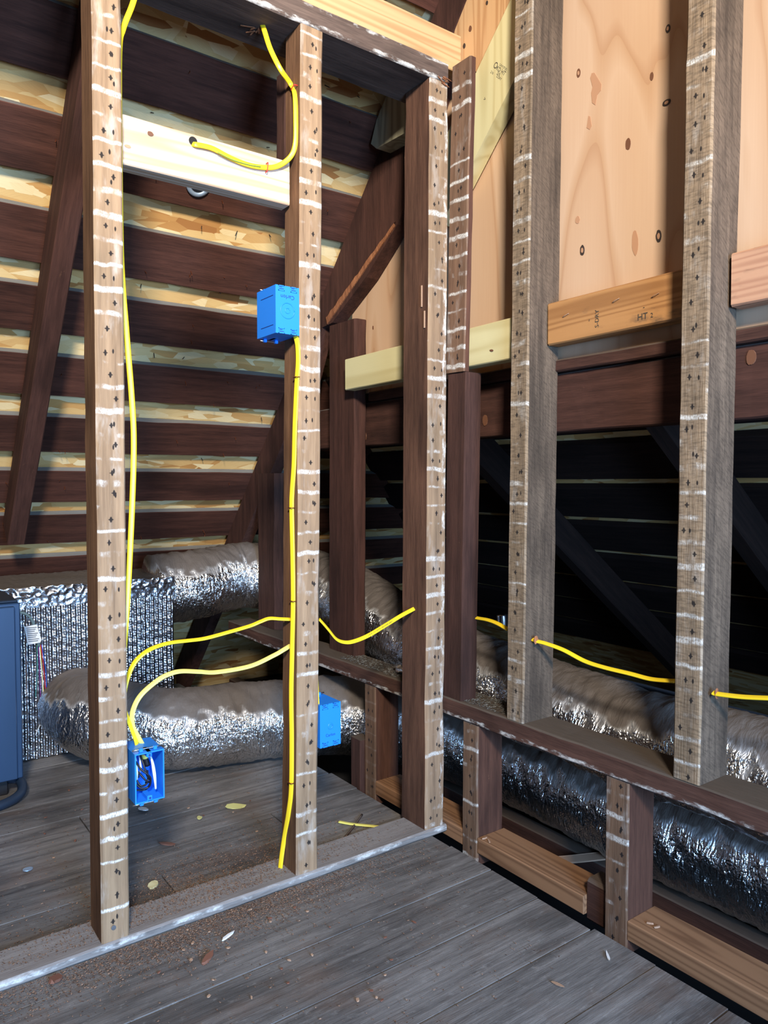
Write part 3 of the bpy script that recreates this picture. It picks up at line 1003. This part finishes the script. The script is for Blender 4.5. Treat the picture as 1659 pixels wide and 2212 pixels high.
# ------------------------------------------------------------------ air handler cabinet and its wires
cb_ = empty('hvac_cabinet', (-1.0, .93, 0))
tag(cb_, 'blue-grey metal equipment cabinet at the left edge in front of the foil box', 'cabinet')
child('body', mesh('b', *bevel_box(-1.4, -.786, .84, 1.05, .045, .523, .003)), M['cabinet'], cb_)
child('door', mesh('d', *bevel_box(-1.38, -.802, .824, .8385, .05, .516, .002)), M['cabinet'], cb_)
child('lid', mesh('l', *bevel_box(-1.4, -.79, .845, 1.05, .5235, .531, .003)), M['cabinet_dark'], cb_)
child('base', mesh('l', *bevel_box(-1.38, -.82, .86, 1.03, .0, .0445, .003)), M['black'], cb_)
hs = link('drain_hose', sweep([(-.815, .87, .04), (-.792, .85, .035), (-.80, .80, .02), (-.85, .765, .0135), (-.95, .75, .0135), (-1.1, .76, .0135)], .0125, n=10, k=12), M['cabinet_dark'])
tag(hs, 'dark round hose curving out from under the blue-grey cabinet', 'hose')
wb = empty('control_cable', oY(55, 1325, 1.06))
tag(wb, 'thin control cable with a white tag and coloured wire ends hanging at the foil box', 'cable')
child('jacket', sweep([oY(40, 1322, 1.06), oY(55, 1326, 1.06), oY(67, 1336, 1.06), oY(74, 1352, 1.06), oY(80, 1372, 1.06), oY(84, 1396, 1.06)], .0042), simple('grey_jacket', rgb(90, 110, 112), .5), wb)
tv = [oY(52, 1354, 1.052), oY(79, 1349, 1.05), oY(90, 1382, 1.05), oY(87, 1388, 1.05), oY(60, 1393, 1.052)]
tg = child('paper_tag', mesh('tag', tv + [p + V((0, .0006, 0)) for p in tv], [(0, 1, 2, 3, 4), (9, 8, 7, 6, 5)] + [(i, i + 5, (i + 1) % 5 + 5, (i + 1) % 5) for i in range(5)]), M['paper'], wb)
for i in range(8):
    a, b_ = oY(57 + i * .6, 1357 + i * 4.1, 1.0485), oY(79 + i * .9 - (i % 3) * 3, 1355 + i * 4.1, 1.0485)
    child('print_line', sweep([a, (a + b_) / 2, b_], .0008, .0003, (0, -1, 0), n=2, k=4), M['ink'], tg)
for (pts, c) in (([(80, 1393), (80, 1450), (77, 1505)], (58, 132, 128)), ([(83, 1393), (86, 1460), (88, 1535)], (110, 40, 120)), ([(86, 1393), (92, 1470), (98, 1545)], (220, 190, 50)),
                 ([(88, 1393), (94, 1440), (101, 1520), (107, 1572)], (190, 40, 50)), ([(90, 1393), (99, 1450), (101, 1530), (103, 1578)], (40, 70, 170)), ([(85, 1395), (92, 1480), (92, 1545), (77, 1588)], (225, 232, 236))):
    child('wire', sweep([oY(a, b_, 1.066) for a, b_ in pts], .0014, k=6), simple('wire_%d_%d_%d' % c, rgb(*c), .5), wb)

# ------------------------------------------------------------------ blue outlet boxes
def box_parts(t, x0, x1, y0, y1, z0, z1, opens):
    """opens = -1: open towards -Y, +1: open towards +Y"""
    w = .0024
    bk = (y1 - w, y1) if opens < 0 else (y0, y0 + w)
    child('body', mesh('body', *boxes([(x0, x0 + w, y0, y1, z0, z1), (x1 - w, x1, y0, y1, z0, z1), (x0 + w, x1 - w, y0, y1, z0, z0 + w), (x0 + w, x1 - w, y0, y1, z1 - w, z1), (x0 + w, x1 - w, bk[0], bk[1], z0 + w, z1 - w)])), M['blue'], t)
    yo = y0 if opens < 0 else y1
    s = 1 if opens < 0 else -1
    xm = (x0 + x1) / 2
    for zz, sg in ((z0, 1), (z1, -1)):
        bs = child('screw_boss', mesh('boss', *bevel_box(xm - .005, xm + .005, min(yo, yo + s * .03), max(yo, yo + s * .03), min(zz, zz + sg * .0105), max(zz, zz + sg * .0105), .0015)), M['blue'], t)
        child('screw_hole', disc((xm, yo - s * .0002, zz + sg * .0062), (0, -s, 0), (1, 0, 0), .0021, .0021, 12), M['blue_ink'], bs)
    for zz, sg in ((z1, 1), (z0, -1)):
        for xx in (x0 + .010, x1 - .018):
            lg = child('nail_lug', mesh('lug', *bevel_box(xx, xx + .007, yo + s * .008 - .004, yo + s * .008 + .004, min(zz, zz + sg * .007), max(zz, zz + sg * .007), .001)), M['blue'], t)
        a, b_ = V((x0 - .002 if opens < 0 else x0 + .002, yo + s * .009, zz + sg * .0045)), V((x1 - .001, yo + s * .008, zz + sg * .0045))
        child('nail', sweep([a, (a + b_) / 2, b_], .0013, n=3, k=6), M['steel'], t)
    # cable clamps at the back
    yb = y1 if opens < 0 else y0
    for xx in (x0 + .006, x1 - .020):
        for zz, sg in ((z1, -1), (z0, 1)):
            fr = []
            yy = yb - s * -.0005
            y_a, y_b = (yb, yb + .0012) if opens < 0 else (yb - .0012, yb)
            zl, zh = min(zz, zz + sg * .011), max(zz, zz + sg * .011)
            fr = [(xx, xx + .014, y_a, y_b, zl, zl + .0014), (xx, xx + .014, y_a, y_b, zh - .0014, zh), (xx, xx + .0014, y_a, y_b, zl, zh), (xx + .0126, xx + .014, y_a, y_b, zl, zh)]
            c_ = child('cable_clamp', mesh('clamp', *boxes(fr)), M['blue'], t)
            child('clamp_slot', mesh('slot', *boxes([(xx + .002, xx + .012, y_a + (.0002 if opens < 0 else .0008), y_b - (.0008 if opens < 0 else .0002), zl + .0034, zl + .0048), (xx + .002, xx + .009, y_a + (.0002 if opens < 0 else .0008), y_b - (.0008 if opens < 0 else .0002), zl + .0072, zl + .0086)])), M['blue_ink'], c_)
    return xm, yb


def back_face(t, xm, y, zc, txt, ztxt, flip, sz=.0115, ring_r=.0155):
    n = V((0, -1, 0))
    rg = [V((xm + ring_r * math.cos(a), y - .0002, zc + ring_r * math.sin(a))) for a in [2 * math.pi * i / 32 for i in range(33)]]
    child('knockout_ring', sweep(rg, .0011, .0007, (0, -1, 0), k=6, raw=True), M['blue'], t)
    rg = [V((xm + .0052 * math.cos(a), y - .0002, zc + .0052 * math.sin(a))) for a in [2 * math.pi * i / 20 for i in range(21)]]
    child('knockout_centre', sweep(rg, .0009, .0008, (0, -1, 0), k=6, raw=True), M['blue'], t)
    k = -1 if flip else 1
    text_mesh(txt, sz, (xm, y - .0003, ztxt), (k, 0, 0), (0, 0, k), M['blue_ink'], 'lettering', t)


b1 = empty('outlet_box', (-.43, .04, 1.146))
tag(b1, 'blue outlet box high on the side of a stud, back turned to the viewer', 'outlet box')
xm, yb = box_parts(b1, -.4575, -.4035, -.004, .078, 1.146, 1.242, 1)
back_face(b1, xm, yb, 1.193, 'Carlon', 1.2205, True)
for zz in (1.163, 1.222):
    child('side_line', mesh('l', *boxes([(-.458, -.4575, .006, .06, zz, zz + .0012)])), M['blue_ink'], b1)
b2 = empty('outlet_box', (-.32, .04, .272))
tag(b2, 'blue outlet box low down right of the stud with the long stapled cable', 'outlet box')
xm, yb = box_parts(b2, -.3465, -.2935, .014, .09, .272, .366, 1)
back_face(b2, xm, yb, .316, 'Carlon', .297, False, .009, .006)
b3 = empty('outlet_box', (-.72, .02, .262))
tag(b3, 'open blue outlet box full of wires on the leftmost stud', 'outlet box')
xm, yb = box_parts(b3, -.7515, -.6975, -.012, .066, .262, .354, -1)
# wires inside the open box
def bw(name, pts, r, m):
    return child(name, sweep([V((-.7515 + a * .054, y, .262 + c * .092)) for a, c, y in pts], r, k=7, n=8), m, b3)


bw('white_wire', [(.70, .88, .03), (.66, .78, .004), (.68, .55, -.002), (.74, .3, -.002), (.78, .17, .002), (.80, .25, .005), (.77, .5, .004), (.70, .75, .008), (.64, .9, .03)], .0019, M['white'])
bw('white_wire', [(.25, .92, .04), (.22, .75, .02), (.2, .55, .01), (.25, .35, .02)], .0017, M['white'])
bw('white_wire', [(.45, .92, .04), (.36, .75, .02), (.34, .6, .012), (.4, .45, .03)], .0017, M['white'])
for pts in ([(.15, .8, .02), (.3, .62, .004), (.5, .5, -.001), (.62, .38, .003), (.6, .2, .01), (.35, .2, .012), (.15, .32, .015)], [(.35, .95, .03), (.42, .7, .012), (.52, .45, .006), (.66, .3, .01), (.55, .12, .02), (.2, .15, .02)],
            [(.12, .62, .03), (.3, .5, .008), (.5, .34, .003), (.65, .28, .015)], [(.5, .9, .04), (.5, .6, .02), (.6, .4, .012), (.55, .25, .02)], [(.2, .4, .02), (.35, .24, .014), (.55, .3, .01), (.62, .5, .02)]):
    bw('black_wire', pts, .0018, M['black'])
for (a, c, y) in ((.58, .72, .022), (.2, .52, .022)):
    p = V((-.7515 + a * .054, y, .262 + c * .092))
    w_ = child('wire_connector', sweep([p + V((.003, 0, -.012)), p, p + V((-.002, 0, .004))], .0052, n=3, k=10), M['black'], b3)
    child('connector_cap', sweep([p + V((-.0015, -.001, .0035)), p + V((-.002, -.001, .007)), p + V((-.003, -.001, .012))], .0058, n=3, k=8), M['wirenut'], w_)

# ------------------------------------------------------------------ yellow cables
def cable(name, pts, label, m='yellow', hint=(0, -1, 0), rx=.0052, ry=.0027):
    o = link(name, sweep(pts, rx, ry, hint, groove=.25, k=14, n=12), M[m])
    return tag(o, label, 'cable')


def staple(p, axis, out, parent, m, w=.008):
    """arched staple across the cable"""
    p, a, o = V(p), V(axis).normalized(), V(out).normalized()
    child('staple', sweep([p - a * w - o * .003, p - a * w + o * .002, p - a * w * .8 + o * .0045, p + a * w * .8 + o * .0045, p + a * w + o * .002, p + a * w - o * .003], .0011, n=4, k=6), M[m], parent)


YS = -.4075


def oS(px, py):
    p = oX(px, py, YS)
    return oX(px, py, -.4142 + (p.z - .0186) * .01124 - .0032)



ca = cable('electrical_cable', [oY(300, -40, .06), oY(286, 10, .055), oY(266, 62, .05), oY(258, 110, .045), oY(258, 300, .035), oY(262, 560, .035), oY(273, 715, .035), oY(284, 850, .035), oY(289, 950, .035), oY(286, 1080, .035), oY(278, 1250, .035), oY(272, 1345, .03), oY(264, 1450, .03)],
           'yellow cable bowing out along the right side of the leftmost stud', hint=(-.3, -1, 0))
cbl = cable('electrical_cable', [oY(562, 40, .062), oY(571, 66, .05), oY(584, 106, .036), oY(606, 150, .022), oS(628, 182), oS(637, 205), oS(639, 260), oS(638, 310), oY(628, 338, .022), oY(604, 357, .029), oY(578, 362, .031), oY(540, 357, .031), oY(500, 342, .031), oY(462, 322, .031), oY(438, 315, .031), oY(420, 312, .033), oY(408, 309, .05)],
           'yellow cable hanging from the top plate and curving onto the pale pine board', hint=(-.6, -.8, 0))
staple(oS(636, 190), (0, 1, -.3), (-1, 0, 0), cbl, 'red')
staple(oY(576, 362, .031), (.1, 0, 1), (0, -1, 0), cbl, 'red', .009)
child('cable_print', sweep([oY(470, 329, .0276), oY(500, 344, .0276), oY(535, 355, .0276), oY(563, 360, .0276)], .0012, .0004, (0, -1, 0), k=6), simple('green_print', rgb(120, 140, 60), .6), cbl)
cc = cable('electrical_cable', [oS(634, 716), oS(642, 740), oS(644, 780), oS(641, 830), oS(637, 920), oS(635, 1000), oS(631, 1060), oS(630, 1100), oS(632, 1200), oS(633, 1300), oS(631, 1400), oS(629, 1500), oS(630, 1600), oS(629, 1700), oS(624, 1750), oY(614, 1810, .05), oY(607, 1860, .05), oY(603, 1902, .05)],
           'long yellow cable stapled down the stud from the blue box to the floor plate', hint=(-.8, -.6, 0), rx=.0055)
for y_, xx in ((815, 641), (1097, 630), (1298, 633), (1690, 629)):
    staple(oS(xx, y_), (0, 1, 0), (-1, 0, 0), cc, 'copper', .0075)
cable('electrical_cable', [oX(632, 1338, -.4035), oY(606, 1337, .035), oY(582, 1336, .04), oY(562, 1343, .045), oY(540, 1352, .05), oY(492, 1366, .055), oY(443, 1379, .06), oY(405, 1384, .06), oY(371, 1388, .06), oY(340, 1396, .055), oY(314, 1409, .05), oY(291, 1431, .05), oY(276, 1463, .045), oY(268, 1500, .04), oY(266, 1545, .035)],
      'upper yellow cable looping between the two left studs', hint=(.1, -.5, 1))
ce_ = cable('electrical_cable', [oX(630, 1393, -.4035), oY(612, 1404, .03), oY(591, 1416, .035), oY(540, 1439, .04), oY(468, 1452, .045), oY(430, 1451, .045), oY(392, 1450, .045), oY(366, 1456, .045), oY(340, 1470, .045), oY(304, 1502, .042), oY(287, 1536, .04), oY(286, 1566, .04), oY(296, 1588, .04), oY(306, 1606, .042), oY(309, 1618, .042)],
            'lower pale yellow cable curving from a stud down into the open blue box', 'yellow_pale', hint=(.1, -.6, 1))
cable('electrical_cable', [oY(268, 1530, .035), oY(277, 1556, .037), oY(285, 1576, .038), oY(293, 1598, .04), oY(296, 1612, .04)],
      'short yellow cable end entering the open blue box beside the paler cable', hint=(1, -1, 0))
cf = cable('electrical_cable', [oY(690, 1338, .04), oY(700, 1349, .04), oY(711, 1362, .04), oY(726, 1380, .04), oY(742, 1387, .04), oY(762, 1386, .04), oY(795, 1373, .042), oY(837, 1348, .044), oY(868, 1329, .046), oY(902, 1311, .05)],
           'sagging yellow cable between the box stud and the corner stud', hint=(0, -.5, 1))
text_mesh('NM-B 12/2 WITH GROUND 600V', .0052, (oY(822, 1357.5, .0395)), oY(868, 1329, .04) - oY(795, 1373, .04), V((0, 0, 1)) - (oY(868, 1329, .04) - oY(795, 1373, .04)).normalized() * (oY(868, 1329, .04) - oY(795, 1373, .04)).normalized().z, M['print'], 'cable_print', cf)
cable('electrical_cable', [oX(986, 1318, .052), oX(998, 1321, .052), oX(1023, 1333, .05), oX(1053, 1339, .045), oX(1075, 1347, .042), oX(1098, 1360, .04)],
      'short yellow cable between the corner and the grey middle stud', hint=(-.5, 0, 1))
cable('electrical_cable', [oX(1150, 1381, .026), oX(1160, 1385, .027), oX(1179, 1390, .03), oX(1217, 1404, .034), oX(1263, 1428, .036), oX(1306, 1442, .036), oX(1360, 1455, .036), oX(1407, 1467, .036), oX(1456, 1471, .036), oX(1470, 1471, .036)],
      'yellow cable between the two tall grey right-hand studs', hint=(-.5, 0, 1))
cable('electrical_cable', [oX(1540, 1496, .022), oX(1550, 1499, .022), oX(1600, 1505, .022), oX(1659, 1508, .022), oX(1760, 1512, .022), oX(1900, 1512, .022)],
      'yellow cable leaving the rightmost stud at the right edge', hint=(-.5, 0, 1))
cable('electrical_cable', [(-.3465, .045, .62), (-.3445, .035, .56), (-.3445, .03, .48), (-.3445, .03, .42), (-.342, .03, .368), (-.341, .032, .36)],
      'thin yellow cable dropping behind the stud into the low blue box', hint=(1, 0, 0))
cable('cable_scrap', [oZ(732, 1775, .006), oZ(760, 1780, .005), oZ(810, 1785, .0045), oZ(850, 1790, .005), oZ(893, 1795, .005)],
      'cut piece of dull yellow cable lying on the floor by the corner stud', 'yellow_pale', hint=(0, 0, 1), rx=.005)
# drilled holes where cables pass
for st, p, nrm in ((P3, oX(897, 1313, -.0577), (-1, 0, 0)), (P5, oY(1156, 1382, -.2625), (0, -1, 0)), (P6, oY(1546, 1497, -.6695), (0, -1, 0))):
    h_ = child('cable_hole', disc(p + V(nrm) * .002, nrm, (0, 0, 1), .009, .006, 14, .15), M['splinter'], st)
# splinters on the corner stud side and at the top plate hole
for px, py, L in ((911, 640, .05), (917, 690, .04)):
    p = oX(px, py, -.059)
    child('splinter', mesh('s', *bevel_box(p.x - .0015, p.x + .001, p.y - .002, p.y + .002, p.z - L / 2, p.z + L / 2, .0005)), M['chip'], P3)
for k in range(9):
    a = oZ(556 + random.uniform(-8, 8), 62 + random.uniform(-4, 6), 1.7765)
    b_ = a + V((random.uniform(-.03, .012), random.uniform(-.01, .01), random.uniform(-.012, -.002)))
    child('splinter', sweep([a, (a + b_) / 2, b_], .0022, .0007, n=2, k=5), M['splinter'], tp)
for k in range(8):
    a = oY(952 + random.uniform(-8, 8), 172 + random.uniform(-8, 12), -.002)
    b_ = a + V((random.uniform(.006, .02), random.uniform(-.006, 0), random.uniform(-.008, .008)))
    child('splinter', sweep([a, (a + b_) / 2, b_], .002, .0008, n=2, k=5), M['splinter'], tp)

# ------------------------------------------------------------------ debris on the floor
tw = link('twig', sweep([oZ(724, 1830, .004), oZ(745, 1808, .005), oZ(762, 1788, .004), oZ(782, 1760, .004)], .003, n=5, k=6), M['darkwood'])
tag(tw, 'thin dark twig under the cut cable piece on the floor', 'twig')
wi = link('thin_wire', sweep([oZ(270, 1976, .004), oZ(300, 1958, .004), (oZ(340, 1942, .006)), oZ(380, 1933, .008), oZ(430, 1934, .012), oZ(470, 1927, .012), oZ(530, 1905, .008), oZ(600, 1872, .006)], .0014, n=8, k=6), M['black'])
tag(wi, 'thin dark wire lying on the floor between the two left studs', 'wire')


def flake(name, px, py, a, b_, m, label, cat, z=.002, jag=.3, n=9, h=.0015, group=None):
    p = oZ(px, py, z)
    an = random.uniform(0, 3.1)
    o = link(name, disc(p, (random.uniform(-.15, .15), random.uniform(-.15, .15), 1), (math.cos(an), math.sin(an), 0), a, b_, n, jag, h), M[m])
    return tag(o, label, cat, group)


flake('leaf', 508, 1742, .026, .013, 'leaf', 'larger pale yellow leaf on the floor between the two left studs', 'leaf')
flake('leaf', 431, 1767, .011, .006, 'leaf', 'smaller yellow leaf on the floor left of the larger one', 'leaf')
flake('paper_scrap', 309, 1748, .017, .010, 'paper', 'torn white scrap on the floor just below the open blue box', 'scrap', z=.004)
flake('wood_plug', 331, 1913, .012, .010, 'pine_pale', 'round pale wood plug on the sawdust between the left studs', 'plug', jag=.1, h=.004)
flake('metal_disc', 60, 1878, .0125, .0095, 'vent', 'round pale metal disc on the floor at the far left', 'disc', jag=.03, n=16)
flake('wood_chip', 361, 1824, .017, .005, 'chip_dark', 'long brown wood chip on the floor behind the leftmost stud', 'chip', h=.003)
flake('wood_chip', 449, 2071, .017, .006, 'chip_dark', 'orange-brown wood chip in the left foreground', 'chip', h=.004)
flake('wood_chip', 120, 2118, .012, .009, 'chip_dark', 'brown wood chunk at the end of the floor plate at the left', 'chip', h=.006)
flake('wood_chip', 1205, 2127, .012, .003, 'chip', 'pale straight wood sliver in the right foreground', 'chip', h=.002)
flake('paper_scrap', 492, 2024, .014, .003, 'paper', 'thin curled white sliver in front of the floor plate', 'scrap', h=.003)
flake('wood_chip', 1313, 2066, .013, .0025, 'paper', 'pale sliver on the floor before the right striped short stud', 'chip', h=.002)
for k in range(46):
    if k < 30:
        px, py = random.uniform(250, 900), random.uniform(1960, 2180)
    else:
        px, py = random.uniform(20, 560), random.uniform(1700, 1880)
    p = oZ(px, py, 0)
    if -.01 < p.y < .1 or p.x > -.06:
        continue
    flake('wood_chip', px, py, random.uniform(.0022, .005), random.uniform(.0014, .003), random.choice(['chip', 'chip', 'chip_dark']), 'tiny wood chip among the sawdust on the floor', 'chip', h=.0015, group='tiny chips on the floor')
# bits on the bottom plates
for px, py in ((1404, 1996), (1420, 2004), (1047, 1812), (1056, 1818)):
    flake('wood_shaving', px, py, .007, .002, 'chip', 'small pale shaving on a new bottom plate', 'shaving', z=.0275, h=.003, group='shavings on the bottom plates')

# sawdust: countless tiny flakes
v, f = [], []


def grain(x, y, z, s):
    a = random.uniform(0, 6.28)
    e = s * random.uniform(.3, .6)
    c, d = math.cos(a) * s, math.sin(a) * s
    tx, ty = random.uniform(-.4, .4) * s, random.uniform(-.4, .4) * s
    b0 = len(v)
    v.extend([(x - c, y - d, z + .0004), (x - d * e / s, y + c * e / s, z + .0005 + abs(tx)), (x + c, y + d, z + .0006 + abs(ty)), (x + d * e / s, y - c * e / s, z + .0004)])
    f.append((b0, b0 + 1, b0 + 2, b0 + 3))


for k in range(26000):
    r = random.random()
    if r < .40:    # heaps hugging the floor plate
        x = random.gauss(-.62, .22)
        y = -.006 - abs(random.gauss(0, .05))
        z = .0008 + random.random() * .002
    elif r < .62:
        x = random.gauss(-.55, .16)
        y = .1 + abs(random.gauss(0, .09))
        z = .0008 + random.random() * .002
    elif r < .78:  # on the plate top
        x = random.gauss(-.6, .2)
        y = random.uniform(.015, .088)
        z = ZP + .0004
    else:
        x = random.uniform(-1.3, -.1)
        y = random.uniform(-.5, .7)
        z = .0008
        if -.01 < y < .1:
            continue
    if x > -.06:
        continue
    grain(x, y, z, random.choice([.0008, .001, .0013, .0018, .0028]))
sw = link('sawdust', mesh('sawdust', v, f), None)
b = NB('sawdust')
P, Nn, rnd, Q = local(b)
wn_ = b.noise(P, 400, 1)
M['sawdust'] = b.fin(b.ramp(wn_, (.35, rgb(88, 62, 50)), (.6, rgb(150, 122, 102))), .9, 0, .1)
sw.data.materials.append(M['sawdust'])
sw['kind'] = 'stuff'
tag(sw, 'reddish sawdust scattered on the floor along the floor plate', 'sawdust')
v, f = [], []
for k in range(2500):
    y = random.uniform(.22, .5) if k < 1500 else random.uniform(-.2, -.02)
    grain(random.uniform(.01, .085), y, .3292, random.choice([.001, .0015, .0025, .004]))
sg = link('sill_debris', mesh('sill_debris', v, f), M['roofwood'])
sg['kind'] = 'stuff'
tag(sg, 'brown crumbly dust lying on top of the dark sill', 'dust')
